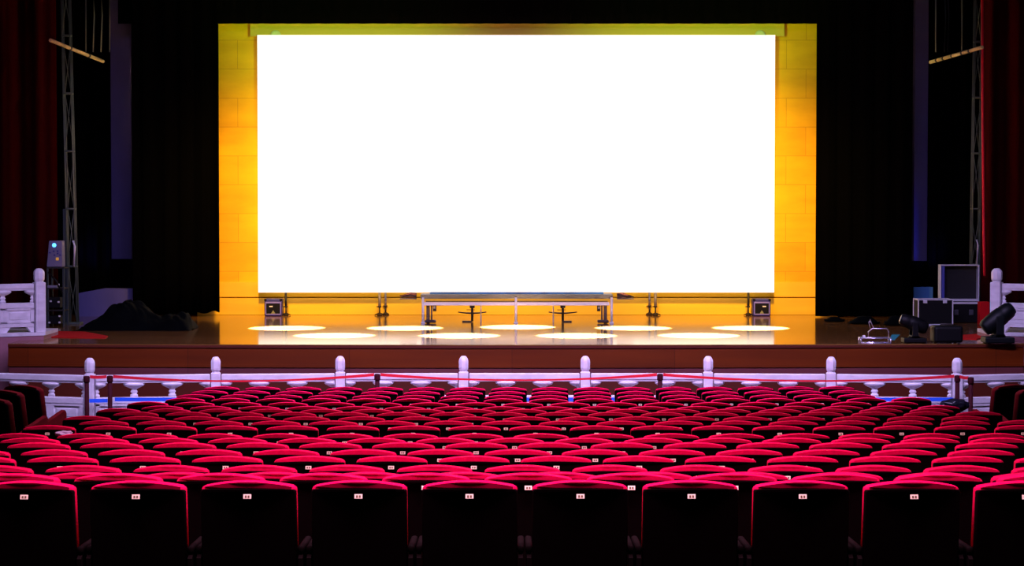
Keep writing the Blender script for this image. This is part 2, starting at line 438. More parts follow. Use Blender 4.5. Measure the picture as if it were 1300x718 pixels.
# ------------------------------------------------------------------ drapes
def drape(name, p0, p1, z0, z1, m, label, cat, amp=.07, wl=.32, seed=0, group=None, hem=0, th=.012):
    """pleated cloth hanging between plan points p0 and p1"""
    rnd = random.Random(seed)
    p0 = Vector(p0); p1 = Vector(p1); L = (p1 - p0).length; d = (p1 - p0) / L; nrm = Vector((-d.y, d.x))
    n = max(12, int(L / .035)); nz_ = 10
    bm = NB(); grid = []
    ph = rnd.random() * 6
    for i in range(n + 1):
        s = L * i / n
        w = math.sin(2 * PI * s / wl + ph + .9 * math.sin(s * 1.7 + seed)) + .35 * math.sin(2 * PI * s / (wl * .43) + seed)
        col = []
        hz = hem * noise.noise((s * 5, seed, 0))
        for j in range(nz_ + 1):
            f = j / nz_
            a_ = amp * (1.15 - .4 * f)
            q = p0 + d * s + nrm * w * a_
            col.append(bm.verts.new((q.x, q.y, z0 + (z1 - z0) * f + (hz if j == 0 else 0))))
        grid.append(col)
    for i in range(n):
        for j in range(nz_):
            f = bm.faces.new((grid[i][j], grid[i + 1][j], grid[i + 1][j + 1], grid[i][j + 1])); f.smooth = True
    o = obj(name, bm, m)
    so = o.modifiers.new('thickness', 'SOLIDIFY'); so.thickness = th
    return tag(o, label, cat, group)
TOP = 9.0
# legs beside the golden wall
xl = at(280, 250, 40.0).x; xr = at(1034.5, 250, 40.0).x
HZ = SZ + .09
drape('black_drape', (xl - .02, 40.0), (at(168, 250, 40.0).x, 40.0), HZ, TOP, 'black', 'black stage drape left of the golden wall, hem just above the floor', 'drape', seed=1, hem=.05, amp=.03)
drape('black_drape', (xr + .02, 40.0), (at(1158, 250, 40.0).x, 40.0), SZ + .02, TOP, 'black', 'black stage drape hanging right of the golden wall', 'drape', seed=2, hem=.02, amp=.03)
# border across the top
zb = at(650, 30, 40.2).z
bm = NB(); 
drape('black_border', (at(150, 20, 40.2).x, 40.2), (at(1150, 20, 40.2).x, 40.2), zb, TOP, 'black', 'black cloth border across the top above the golden wall', 'drape', amp=.015, seed=3)
# outer legs with the pale strips between
drape('black_drape', (at(66, 250, 41.2).x, 41.2), (at(141, 250, 41.2).x, 41.2), SZ + .02, TOP, 'black', 'black drape hanging behind the left truss tower', 'drape', seed=4)
drape('black_drape', (at(1178, 250, 41.2).x, 41.2), (at(1250, 250, 41.2).x, 41.2), SZ + .02, TOP, 'black', 'black drape hanging behind the right truss tower', 'drape', seed=5)
bm = NB(); box(bm, (0, 44.5, 5), (23, .2, 9)); obj('wall_stage_rear', bm, 'black', kind='structure')
bm = NB()
for s in (-1, 1): box(bm, (s * 11.4, 39.5, 5), (.2, 12, 9))
obj('wall_stage_sides', bm, 'black', kind='structure')
# pale strips
for (x0, x1, nm, lb) in ((141.5, 167.5, 1, 'tall pale violet-lit column between black drapes at the left'), (1160, 1177, 2, 'tall narrow blue-lit column between black drapes at the right')):
    A = at(x0, 328, 41.8); B = at(x1, 328, 41.8)
    bm = NB(); box(bm, ((A.x + B.x) / 2, 41.8 + .15, (SZ + TOP) / 2), (B.x - A.x, .3, TOP - SZ), .01)
    tag(obj('pale_column', bm, 'violetpanel'), lb, 'column')
for (x0, x1, y1, lb) in ((132, 173, 328.5, 'black masking flat standing at the foot of the left column'), (1153, 1192, 331, 'black masking flat standing at the foot of the right column')):
    A = at(x0, y1, 41.4); B = at(x1, y1, 41.4)
    bm = NB(); box(bm, ((A.x + B.x) / 2, 41.4, (SZ + A.z) / 2), (B.x - A.x, .05, A.z - SZ), .004)
    tag(obj('masking_flat', bm, 'black'), lb, 'stage flat')
# pale low block on the left
t0 = at(99, 372, 40.3); t1 = at(131, 366, 40.3); t2 = at(172, 366.5, 40.3)
bm = NB(); prism(bm, [(t0.x, SZ), (t2.x, SZ), (t2.x, t2.z), (t1.x, t1.z), (t0.x, t0.z)], 40.3, 40.6, axis='y')
tag(obj('low_plinth', bm, 'violetpanel'), 'low lavender-lit plinth behind the heap of black cloth', 'plinth')
A = at(1160, 364, 41.0); B = at(1184, 386, 41.0)
bm = NB(); box(bm, ((A.x + B.x) / 2, 41.0, (A.z + SZ) / 2), (B.x - A.x, .05, A.z - SZ), .004)
tag(obj('blue_panel', bm, 'bluepanel'), 'small azure panel standing behind the flight cases', 'panel')
# dark red curtains
drape('red_curtain', (at(-60, 250, 37.6).x, 37.6), (at(68, 250, 37.6).x, 37.9), SZ + .02, TOP, 'redcurtain', 'very dark red curtain hanging at the left of the stage', 'curtain', seed=6, amp=.09, wl=.5)
drape('red_curtain', (at(1248, 250, 37.8).x, 37.9), (at(1370, 250, 37.6).x, 37.6), SZ + .02, TOP, 'redcurtain', 'very dark red curtain hanging at the right of the stage', 'curtain', seed=7, amp=.09, wl=.5)
# added red tube that draws the bright edge of the right curtain
bm = NB(); tube(bm, [at(1247, -20, 37.3), at(1247.5, 150, 37.3), at(1249, 300, 37.3), at(1250, 350, 37.3)], .022, 8)
tag(obj('red_curtain_edge', bm, 'redbelt'), 'thin bright red edge line added along the right curtain', 'curtain edge')

# ------------------------------------------------------------------ truss towers
def truss(label, bx, tx, Y, mirror=1):
    base = atz(bx, 411); base.y = Y; base = Vector((at(bx, 400, Y).x, Y, SZ))
    topc = at(tx, -25, Y); Ht = topc.z - SZ; lean = (topc.x - base.x) / Ht
    t = thing('truss_tower', label, 'truss tower', base)
    hw0, hw1 = .072, .066
    def cp(sx, sy, z):
        f = z / Ht; hw = hw0 + (hw1 - hw0) * f
        return Vector((lean * z + sx * hw, sy * hw, z))
    bm = NB(); box(bm, (0, 0, .015), (.28, .28, .03), .004); obj('base_plate', bm, 'truss', t)
    for sx, sy in ((-1, -1), (1, -1), (1, 1), (-1, 1)):
        bm = NB(); tube(bm, [cp(sx, sy, .03), cp(sx, sy, Ht)], .014, 8); obj('chord', bm, 'truss', t)
    zs = []
    z = 1.0
    while z < Ht: zs.append(z); z += 1.0
    for z in zs:
        bm = NB()
        for (q, r) in (((-1, -1), (1, -1)), ((1, -1), (1, 1)), ((1, 1), (-1, 1)), ((-1, 1), (-1, -1))):
            tube(bm, [cp(*q, z), cp(*r, z)], .016, 8)
        obj('rung', bm, 'truss', t)
    prev = .03; k = 0
    for z in zs + [Ht]:
        bm = NB()
        s = 1 if k % 2 else -1
        tube(bm, [cp(-s, -1, prev), cp(s, -1, z)], .007, 6)
        tube(bm, [cp(s, 1, prev), cp(-s, 1, z)], .007, 6)
        obj('diagonal_brace', bm, 'truss', t); prev = z; k += 1
    bm = NB(); box(bm, (-.13 * mirror, .02, 1.0), (.07, .14, 2.0), .004); obj('side_channel', bm, 'trusspanel', t)
    bm = NB(); tube(bm, [(0.02, -.09, 1.0), (0.045, -.09, 1.35), (0.02, -.09, 1.45)], .02, 8); obj('clamp', bm, 'alu', t)
    return t
truss('green-grey lattice truss tower standing at the left beside the control box', 93.5, 83, 37.7, 1)
truss('dark lattice truss tower standing at the right behind the flight cases', 1236.5, 1243, 39.1, -1)
# slanting pipes near the top
def pipe(p0, p1, lab, gaps):
    t = thing('slanting_pipe', lab, 'pipe', p0)
    d = p1 - p0
    bm = NB(); tube(bm, [Vector((0, 0, 0)), d], .03, 10); obj('pipe_tube', bm, 'brass', t)
    for g in gaps:
        bm = NB(); tube(bm, [d * g, d * (g + .025)], .036, 10); obj('pipe_joint', bm, 'darkmetal', t)
pipe(at(64, 51, 36.0), at(131, 78, 37.9), 'sloping yellowish pipe catching light near the top of the left tower', (.35, .7))
pipe(at(1247, 60, 36.4), at(1181, 79, 38.2), 'sloping yellowish pipe with dark joints beside the right tower', (.22, .36, .55, .72, .85))
for (xs, lab) in (((109, 118, 128, 139), 'faint hanging rigging cables above the left sloping pipe'), ((1188, 1199, 1203, 1221), 'faint hanging rigging cables above the right sloping pipe')):
    t = thing('rigging_cables', lab, 'cable', at(xs[0], 60, 38.95))
    o0 = t.location
    for i, x in enumerate(xs):
        bm = NB(); tube(bm, [at(x, -20, 38.95) - o0, at(x + 2 * math.sin(i), 20, 38.95) - o0, at(x, 66, 38.95) - o0], .012, 6); obj('cable', bm, 'truss', t)

# ------------------------------------------------------------------ marble balustrades
PH = 1.02
def make_post(label, group):
    t = thing('balustrade_post', label, 'balustrade post', group=group)
    bm = NB(); box(bm, (0, 0, .40), (.135, .135, .80), .012)
    box(bm, (0, -.069, .36), (.075, .006, .52), .002)
    obj('shaft', bm, 'marble', t)
    bm = NB()
    lathe(bm, [(.066, .80), (.056, .805), (.055, .820), (.066, .832), (.070, .86), (.071, .93), (.070, .955), (.064, .978), (.050, 1.0), (.034, 1.018), (.0, 1.022)], seg=8, rot=PI / 8, smooth=False)
    obj('cap', bm, 'marble', t)
    return t
def make_panel(L, label, group, nb=2):
    t = thing('marble_railing', label, 'balustrade panel', group=group)
    h = L / 2
    bm = NB(); box(bm, (0, 0, .738), (L, .11, .085), .012); box(bm, (0, 0, .684), (L, .085, .026), .006); obj('top_rail', bm, 'marble', t)
    prof = [(.125, 0), (.150, -.010), (.150, -.024), (.128, -.044), (.080, -.066), (.048, -.08), (.034, -.092), (.036, -.10), (.048, -.112), (.05, -.128), (.036, -.142), (.034, -.15), (.052, -.16), (.055, -.197)]
    xs = [-h + L * (i + 1) / (nb + 1) for i in range(nb)]
    for x in xs:
        bm = NB(); lathe(bm, prof, (x, 0, .671), 24, .42); obj('vase_support', bm, 'marble', t)
    for s in (-1, 1):
        bm = NB(); lathe(bm, prof, (s * h, 0, .671), 12, .42, PI / 2, 3 * PI / 2, rot=0 if s > 0 else PI); obj('vase_support', bm, 'marble', t)
    bm = NB(); box(bm, (0, 0, .430), (L, .115, .088), .012); obj('middle_rail', bm, 'marble', t)
    bm = NB(); box(bm, (0, 0, .265), (L, .07, .240))
    k = nb + 1; w = L / k
    for i in range(k):
        cx = -h + w * (i + .5)
        for (dx, dz, sx, sz_) in ((0, .105, w, .03), (0, -.105, w, .03), (-w / 2 + .03, 0, .06, .24), (w / 2 - .03, 0, .06, .24)):
            box(bm, (cx + dx, -.042, .265 + dz), (sx, .018, sz_), .003)
        box(bm, (cx, -.038, .265), (w - .20, .012, .11), .005)
    obj('lower_panel', bm, 'marble', t)
    bm = NB(); box(bm, (0, 0, .115), (L, .10, .06), .008); obj('bottom_rail', bm, 'marble', t)
    bm = NB()
    for i in range(k + 1):
        cx = -h + w * i
        c0 = max(-h, cx - .12); c1 = min(h, cx + .12)
        prism(bm, [(c0, .085), (c1, .085), (min(h, cx + .07), .03), (min(h, cx + .05), 0), (max(-h, cx - .05), 0), (max(-h, cx - .07), .03)], -.04, .04, axis='y')
    obj('foot', bm, 'marble', t)
    return t
BZ = .302
GP = 'marble balustrade in front of the stage'
posts = [(114, 29.62), (274, 29.86), (432, 29.97), (588.5, 30.0), (743, 30.0), (899, 29.97), (1055, 29.86), (1215, 29.62)]
pts = [Vector((at(x, 475, Y).x, Y)) for x, Y in posts]
step = 1.68; aL = math.radians(17)
pts = [pts[0] + Vector((-math.cos(aL), math.sin(aL))) * step] + pts + [pts[-1] + Vector((math.cos(aL), math.sin(aL))) * step]
post0 = None; panel0 = None; PL = 1.70 - .135
names = ['outside the picture', 'beside the two leftmost maroon barrier posts', 'second from the left, below the golden wall edge', 'third from the left', 'fourth from the left', 'fourth from the right',
         'third from the right', 'second from the right', 'rightmost, beside two maroon barrier posts', 'x']
for i, p in enumerate(pts):
    if i in (0, len(pts) - 1): continue
    lab = 'white marble balustrade post, ' + names[i]
    d = (pts[i + 1] - pts[i - 1]).normalized(); rz = math.atan2(d.y, d.x)
    if post0 is None: post0 = make_post(lab, GP); post0.location = (p.x, p.y, BZ); post0.rotation_euler = (0, 0, rz)
    else: dup(post0, (p.x, p.y, BZ), rz, lab, GP)
pn = ['at the left edge of the picture, beyond the leftmost post', 'first bay right of the leftmost post', 'second bay from the leftmost post', 'third bay from the leftmost post', 'middle bay below the white screen',
      'third bay from the rightmost post', 'second bay from the rightmost post', 'first bay left of the rightmost post', 'at the right edge of the picture, beyond the rightmost post']
for i in range(len(pts) - 1):
    a, b = pts[i], pts[i + 1]; c = (a + b) / 2; L = (b - a).length - .158
    rz = math.atan2((b - a).y, (b - a).x)
    lab = 'white marble balustrade panel, ' + pn[i]
    if panel0 is None: panel0 = make_panel(PL, lab, GP); o = panel0
    else: o = dup(panel0, (0, 0, 0), 0, lab, GP)
    o.location = (c.x, c.y, BZ); o.rotation_euler = (0, 0, rz); o.scale = (L / PL, 1, 1)
bm = NB()
ext = pts
prism(bm, [(p.x, p.y - .12) for p in ext] + [(p.x, p.y + .12) for p in reversed(ext)], -.03, BZ)
obj('trim_balustrade_kerb', bm, 'marble', kind='structure')

# side terraces with railings
GS = 'marble railings on the side terraces'
TZ = None
for s, px in ((-1, 50), (1, 1265)):
    Y = 33.2
    base = at(px, 421, Y); TZ = base.z
    a = math.radians(33)
    d = Vector((s * math.cos(a), -math.sin(a)))        # outward, slightly towards the audience
    side = 'left' if s < 0 else 'right'
    P0 = Vector((base.x, Y))
    sc = .955
    o = dup(post0, (P0.x, P0.y, TZ), math.atan2(d.y, d.x) if s > 0 else math.atan2(-d.y, -d.x), 'white marble end post of the railing on the %s terrace' % side, GS, (1.2, 1.2, sc))
    P1 = P0 + d * (.09 + 1.45 / 2 + .005)
    rz = math.atan2(d.y, d.x) if s > 0 else math.atan2(-d.y, -d.x)
    o = dup(panel0, (P1.x, P1.y, TZ), rz, 'white marble railing panel on the raised %s terrace, cut by the picture edge' % side, GS, (1.44 / PL, sc, sc))
    # terrace body
    n = Vector((d.y, -d.x)) * (1 if s < 0 else -1)
    if n.y > 0: n = -n
    e0 = P0 - d * .03 + n * .10; e1 = P0 + d * 4.0 + n * .11
    poly = [e0, e1, Vector((e1.x, 37.4)), Vector((e0.x, 37.4)) if True else None]
    poly = [e0, e1, Vector((e1.x, 34.2)), Vector((e0.x, 34.2))]
    nm = 'wall_terrace_' + side
    bm = NB(); prism(bm, [(p.x, p.y) for p in poly], .42, TZ - .05); obj(nm, bm, 'pinkstone', kind='structure')
    bm = NB(); prism(bm, [(p.x, p.y) for p in [e0 + n * .015 - d * .02, e1 + n * .015, poly[2], poly[3]]], TZ - .05, TZ); obj('trim_terrace_' + side, bm, 'marble', kind='structure')
    bm = NB(); prism(bm, [(p.x, p.y) for p in [e0 + d * .3, e1, poly[2], poly[3] + d * .3]], -.05, .42); obj('baseboard_' + side, bm, 'stripe', kind='structure')
print('TZ', TZ)

# ------------------------------------------------------------------ barrier posts and belts
SY = 29.2
st_x = [110, 139.5, 479, 838, 1215.5, 1232.5]
st_lab = ['maroon barrier post in front of the leftmost marble post', 'maroon barrier post just right of the leftmost marble post', 'dark barrier post between the second and third marble posts from left',
          'dark barrier post left of the third marble post from the right', 'maroon barrier post in front of the rightmost marble post', 'maroon barrier post just right of the rightmost marble post']
def make_stanchion(lab):
    t = thing('barrier_post', lab, 'barrier post', group='belt barrier posts before the balustrade')
    bm = NB(); lathe(bm, [(.0, 0), (.135, 0), (.135, .012), (.12, .022), (.05, .035), (.035, .05), (.0, .051)], seg=24); obj('base', bm, 'stanchion', t)
    bm = NB(); lathe(bm, [(.0, .045), (.032, .045), (.032, 1.04), (.0, 1.04)], seg=16); obj('pole', bm, 'stanchion', t)
    bm = NB(); lathe(bm, [(.0, 1.04), (.04, 1.04), (.042, 1.05), (.042, 1.11), (.036, 1.125), (.0, 1.13)], seg=16); obj('belt_head', bm, 'stanchion', t)
    return t
s0 = None; SP = []
for x, lab in zip(st_x, st_lab):
    P = at(x, 474, {110: 29.2, 139.5: 29.25, 479: 29.58, 838: 29.58, 1215.5: 29.3, 1232.5: 28.98}[x]); SP.append(P)
    loc = (P.x, P.y, -.02)
    if s0 is None: s0 = make_stanchion(lab); s0.location = loc
    else: dup(s0, loc, 0, lab)
def ribbon(p0, p1, sag, wid, m, name, label, group, twist=0):
    bm = NB(); n = 24; A = []; B = []
    for i in range(n + 1):
        f = i / n; q = p0.lerp(p1, f); q.z -= sag * 4 * f * (1 - f)
        w = wid * (1 - twist * math.sin(PI * f))
        A.append((q.x, q.y, q.z - w / 2)); B.append((q.x, q.y, q.z + w / 2))
    rows = [[bm.verts.new((x, y + o, z)) for (x, y, z) in R] for R, o in ((A, -.002), (B, -.002), (B, .002), (A, .002))]
    for j in range(4):
        for i in range(n): bm.faces.new((rows[j][i], rows[j][i + 1], rows[(j + 1) % 4][i + 1], rows[(j + 1) % 4][i]))
    bm.faces.new([rows[j][0] for j in range(4)]); bm.faces.new([rows[j][n] for j in range(4)])
    return tag(obj(name, bm, m), label, 'barrier belt', group)
seglab = ['short %s belt between the two leftmost barrier posts', 'long %s belt sagging left of centre', 'long %s belt across the middle under the screen', 'long %s belt right of centre', 'short %s belt between the two rightmost barrier posts']
for i in range(5):
    p0, p1 = SP[i].copy(), SP[i + 1].copy()
    dirx = (p1 - p0).normalized() * .043
    short = i in (0, 4)
    z = at(SP[i].x, 478.0, 29.2).z
    for col, m, zz, sg, wd, tw in (('red', 'redbelt', z, .008 if short else .075, .042, 0 if short else .45), ('blue', 'bluebelt', at(650, 508.5, 29.2).z, 0, .05, 0)):
        if col == 'blue' and i in (4,): continue
        kk = 1.35 if i == 4 else (1 if col == 'red' else .78)
        q0 = p0 + dirx * kk; q1 = p1 - dirx * kk; q0.z = q1.z = zz
        if col == 'blue' and not short: q0.y = q1.y = 29.42
        ribbon(q0, q1, sg, wd, m, 'barrier_belt', (seglab[i] % col) + (' at waist height' if col == 'red' else ', lower strap behind the seats'), 'barrier belts', tw)

# black bag slung over the belt on the right
bm = NB()
bmesh.ops.create_icosphere(bm, subdivisions=4, radius=1)
A = at(1212, 513, 28.75)
for v in bm.verts:
    n3 = noise.noise(v.co * 2.3) * .18
    v.co *= (1 + n3)
    v.co = Vector((v.co.x * .19, v.co.y * .09, v.co.z * .095 * (1.2 if v.co.z < 0 else .8)))
    v.co += A
    f_ = 0
for f in bm.faces: f.smooth = True
t = obj('black_bag', bm, 'bag'); tag(t, 'black glossy bag hanging at the foot of the right barrier posts', 'bag')

# ------------------------------------------------------------------ things under the screen
def post_stand(px, yfoot, ytop, lab, base_r=.11, Y=None, r=.026, m='greysteel'):
    P = at(px, yfoot, YS + (.24 if r < .0205 else 0)); P.z = SZ
    t = thing('screen_stand', lab, 'stand', P, group='stands holding the screen')
    zt = at(px, 371, YS).z - SZ
    if P.y < YS + .1: pass
    bm = NB()
    for k in range(3):
        a_ = PI / 2 * 0 + k * 2 * PI / 3 + .5
        tube(bm, [(0, 0, .05), (base_r * math.cos(a_), base_r * math.sin(a_), .012)], .011, 6)
    lathe(bm, [(.0, .0), (.05, 0), (.05, .02), (.03, .03), (0, .031)], seg=12)
    obj('foot', bm, 'darkmetal', t)
    bm = NB(); tube(bm, [(0, 0, .03), (0, 0, .17)], .014, 8); obj('lower_pole', bm, 'darkmetal', t)
    bm = NB(); tube(bm, [(0, 0, .165), (0, 0, zt)], r, 10); obj('upper_pole', bm, m, t)
    bm = NB(); lathe(bm, [(0, .155), (.034, .155), (.036, .18), (.0, .181)], seg=12); tube(bm, [(0, 0, .168), (-.06, 0, .168)], .009, 6); obj('clamp_knob', bm, 'darkmetal', t)
    return t
post_stand(363, 402, 369, 'dark screen stand beside the left floor loudspeaker', .09, r=.022, m='darkmetal')
post_stand(950, 402, 369, 'dark screen stand beside the right floor loudspeaker', .09, r=.022, m='darkmetal')
post_stand(482, 401.5, 369, 'outer stand of the left pair under the screen')
post_stand(489.5, 400.8, 369, 'inner stand of the left pair under the screen', .07, r=.02)
post_stand(832, 401.5, 369, 'outer stand of the right pair under the screen')
post_stand(824.5, 400.8, 369, 'inner stand of the right pair under the screen', .07, r=.02)

def speaker(px, lab):
    P = atz(px, 401.0); t = thing('floor_loudspeaker', lab, 'loudspeaker', P, group='floor loudspeakers')
    s = P.y / F; W = 22.5 * s; Hh = 22 * s
    bm = NB(); box(bm, (0, .12, Hh / 2), (W, .28, Hh), .02, seg=3); obj('cabinet', bm, 'navy', t, False)
    bm = NB()
    for (cx, cz, sx, sz_) in ((0, Hh - .07, W * .84, .03), (0, .035, W * .84, .022), (-W * .42, Hh * .46, .02, Hh * .72), (W * .42, Hh * .46, .02, Hh * .72)):
        box(bm, (cx, -.028, cz), (sx, .02, sz_), .004)
    obj('rim', bm, 'navyedge', t)
    bm = NB(); box(bm, (0, -.0225, Hh * .46), (W * .8, .006, Hh * .66), .002); obj('grille', bm, 'blackplastic', t)
    bm = NB(); box(bm, (-.04 if px < 650 else .045, -.029, Hh * .56), (.065, .004, .022), .001); obj('badge', bm, 'badge', t)
    bm = NB(); prism(bm, [(-.04, .05), (.04, .05), (0, .11)], -.030, -.024, axis='y'); obj('triangle_mark', bm, mat('olive_triangle_mark', (.25, .27, .12), .5), t)
    for sx in (-1, 1):
        bm = NB(); box(bm, (sx * (W / 2 - .02), -.02, Hh - .018), (.045, .03, .04), .004); obj('corner_guard', bm, 'blackplastic', t)
    return t
speaker(347, 'small navy loudspeaker on the stage floor, under the lower left of the screen')
speaker(967, 'small navy loudspeaker on the stage floor, under the lower right of the screen')

# long low table frame
PT = atz(656, 410.5); YT = PT.y; s = YT / F
t = thing('long_low_table', 'long low metal table with white legs and rail below the screen', 'table', PT)
def tx(px): return (px - 656) * s
def tzh(py): return at(656, py, YT).z - SZ
bm = NB(); box(bm, (0, .22, tzh(376.2)), (tx(780) - tx(536), .5, 5.5 * s), .008); obj('table_top', bm, 'teal', t)
bm = NB(); box(bm, (0, .30, tzh(372.6)), (tx(768) - tx(546), .2, 2.6 * s), .006); obj('blue_strip', bm, 'bluestrip', t)
bm = NB(); box(bm, (0, -.01, tzh(385.4)), (tx(776) - tx(541), .05, 4.2 * s), .012); obj('white_rail', bm, 'white_metal', t)
bm = NB(); box(bm, (0, .0, tzh(382.3)), (tx(774) - tx(543), .03, 1.2 * s), .003); obj('dark_edge', bm, 'darkmetal', t)
for x in (537.0, 655, 776.5):
    bm = NB()
    tube(bm, [(tx(x), -.03, .03), (tx(x), -.03, tzh(377))], .022, 10)
    box(bm, (tx(x), 0.0, .015), (.07, .12, .03), .006)
    obj('leg', bm, 'white_metal', t, False)
for x in (610, 703):
    bm = NB(); tube(bm, [(tx(x), .40, .0), (tx(x), .40, tzh(384))], .011, 8); obj('rear_leg', bm, 'white_metal', t)
for sx in (-1, 1):
    c = 656 + sx * 113
    bm = NB(); box(bm, (tx(c), .12, .18), (.06, .06, .36), .008); box(bm, (tx(c - sx * 4.5), .10, .21), (.03, .04, .30), .006); box(bm, (tx(c - sx * 3), .1, .035), (.20, .16, .05), .02)
    obj('folding_bracket', bm, 'cable', t)
    bm = NB(); box(bm, (tx(c - sx * 8.5), .10, .27), (.06, .03, .12), .006); box(bm, (tx(c - sx * 8.2), .083, .28), (.035, .01, .04), .002, mi=1)
    obj('hanging_tag', bm, ['blackplastic', 'badge'], t)
# folded side stands under the table
for px in (599.5, 714.5):
    P = Vector((at(px, 400, YT + .55).x, YT + .55, SZ))
    side = 'left' if px < 650 else 'right'
    t = thing('crossarm_stand', 'black stand with curved cross arms under the table, %s of its middle leg' % side, 'stand', P, group='crossarm stands under the table')
    s2 = P.y / F
    bm = NB(); tube(bm, [(0, 0, .01), (0, 0, .30)], .022, 8); obj('pole', bm, 'darkmetal', t)
    bm = NB(); box(bm, (0, 0, .27), (.09, .07, .05), .01); obj('head', bm, 'darkmetal', t)
    bm = NB(); tube(bm, [(s2 * q, 0, .155 + .00006 * (q * q) * 1.1) for q in range(-18, 19, 3)], [.010 + .006 * (1 - abs(q) / 18) for q in range(-18, 19, 3)], 8); obj('cross_arm', bm, 'darkmetal', t)
    bm = NB(); tube(bm, [(-.10, 0, .215), (.05, 0, .215)], .007, 6); obj('short_arm', bm, 'darkmetal', t)
    sg = -1 if side == 'left' else 1
    bm = NB(); box(bm, (sg * .07 if side == 'right' else -.09, 0, .012), (.18, .05, .022), .008); obj('base_foot', bm, 'darkmetal', t)
# cable heaps on both ends of the table
for sx, lab in ((-1, 'left'), (1, 'right')):
    cx = 656 + sx * 134.5; base = Vector((at(cx, 379.5, YT + .2).x, YT + .15, at(656, 379.0, YT).z))
    t = thing('cable_bundle', 'dark brown bundle of cables lying off the %s end of the low table' % lab, 'cable bundle', base, group='cable bundles at the table ends')
    rnd = random.Random(3 + sx)
    for nm, m_, k0 in (('dark_cable', 'cable', 9), ('rust_cable', 'cable2', 5)):
        bm = NB()
        for k in range(k0):
            z0 = rnd.uniform(.0, .07); y0 = rnd.uniform(-.08, .08); L0 = rnd.uniform(.12, .2)
            tube(bm, [(-sx * .10, y0, z0 + .01), (0, y0 + rnd.uniform(-.03, .03), z0 + rnd.uniform(-.0, .03)), (sx * L0, y0 * .5, .01 + rnd.uniform(0, .045))], [.016, .017, .006], 6)
        obj(nm, bm, m_, t)
    bm = NB(); prism(bm, [(-sx * .10, -.015), (sx * .20, -.012), (sx * .18, .0), (-sx * .10, .005)], -.1, .1, axis='y'); obj('support_tray', bm, 'cable', t)

# ------------------------------------------------------------------ left wing
P = atz(70, 414); YB = P.y; s = YB / F
t = thing('control_desk', 'dark equipment stand carrying the lit control box beside the left tower', 'equipment stand', P)
def hx(px): return (px - 70) * s
def hz(py): return at(70, py, YB).z - SZ
for x in (61, 81):
    for yy in (0, .35):
        bm = NB(); box(bm, (hx(x), yy, hz(339) / 2), (.03, .03, hz(339)), .003); obj('leg', bm, 'trusspanel', t)
for y_, th in ((340, .02), (366, .025), (394, .02)):
    bm = NB(); box(bm, (hx(71), .17, hz(y_)), (.30, .38, th), .003); obj('shelf', bm, 'darkmetal', t)
bm = NB(); box(bm, (hx(67), .0, hz(363.5)), (.16, .06, .04), .006); obj('pale_edge_box', bm, mat('dull_lavender_plastic', (.22, .21, .28), .5), t)
bm = NB(); tube(bm, [(hx(62), -.03, hz(345)), (hx(72), -.04, hz(356)), (hx(80), -.03, hz(372))], .014, 8); obj('hose', bm, 'blackplastic', t)
for y_, h_ in ((384, .18), (406, .14)):
    bm = NB(); box(bm, (hx(69), .12, hz(y_)), (.2, .2, h_), .01); obj('equipment_unit', bm, 'blackplastic', t)
bm = NB()
for (x, y_) in ((75, 361), (65, 382), (75, 383), (63, 409), (76, 409), (76, 401)): box(bm, (hx(x), -.025, hz(y_)), (.035, .02, .03), .005)
obj('metal_fitting', bm, 'alu', t)
b0 = Vector((P.x, P.y, SZ + hz(338.5)))
t = thing('control_box', 'lavender grey control box with a glowing blue lamp on top of the equipment stand', 'control box', b0)
bm = NB(); vs = prism(bm, [(hx(60), 0), (hx(79.5), 0), (hx(79), 33 * s), (hx(63), 33 * s)], .0, .25, axis='y')
bmesh.ops.bevel(bm, geom=list(bm.edges), offset=.006, segments=2, affect='EDGES'); obj('housing', bm, 'boxface', t)
bm = NB()
lathe(bm, [(0, -.012), (.035, -.012), (.03, .0), (0, .001)], seg=16)
bmesh.ops.rotate(bm, cent=(0, 0, 0), matrix=eul(PI / 2), verts=bm.verts)
bmesh.ops.translate(bm, vec=(hx(69.5), -.012, 27.5 * s), verts=bm.verts); obj('blue_lamp', bm, 'bluelamp', t)
bm = NB(); box(bm, (hx(73.5), -.008, 10 * s), (.05, .016, .05), .006); obj('amber_knob', bm, 'knobglow', t)
bm = NB()
for (x, y_) in ((69, 20), (74, 20), (77, 15), (70, 15), (74, 17), (64, 18)): box(bm, (hx(x), -.005, y_ * s), (.03, .01, .02), .003)
obj('button', bm, 'navy', t)

# heap of black cloth
bm = NB()
c = atz(172, 419); Y0 = 36.3
nx, ny = 90, 34; grid = []
x_l, x_r = at(99, 418, 35.8).x, at(244, 418, 35.8).x
def hprof(px):
    k = [(99, 0), (110, 6), (122, 14), (139, 23), (150, 28), (158, 33), (166, 30), (178, 25), (190, 18), (205, 14), (215, 16), (228, 17), (236, 15), (241, 8), (244, 0)]
    for (a1, b1), (a2, b2) in zip(k, k[1:]):
        if a1 <= px <= a2: return b1 + (b2 - b1) * (px - a1) / (a2 - a1)
    return 0
for i in range(nx + 1):
    row = []; f = i / nx; px = 99 + 145 * f
    hh = (hprof(px)) * 36.0 / F
    for j in range(ny + 1):
        g = j / ny; yy = 35.5 + 1.1 * g
        e = math.sin(PI * g) ** .6
        x = x_l + (x_r - x_l) * f
        q = noise.noise((x * 4, yy * 4, 1)) * .07 + abs(noise.noise((x * 7 + yy * 3, yy * 4, 2))) * .09
        z = max(0, hh * 1.12 * e + q * e * (1 if hh > .03 else .2))
        row.append(bm.verts.new((x, yy, SZ + z + .003)))
    grid.append(row)
for i in range(nx):
    for j in range(ny):
        f = bm.faces.new((grid[i][j], grid[i + 1][j], grid[i + 1][j + 1], grid[i][j + 1])); f.smooth = True
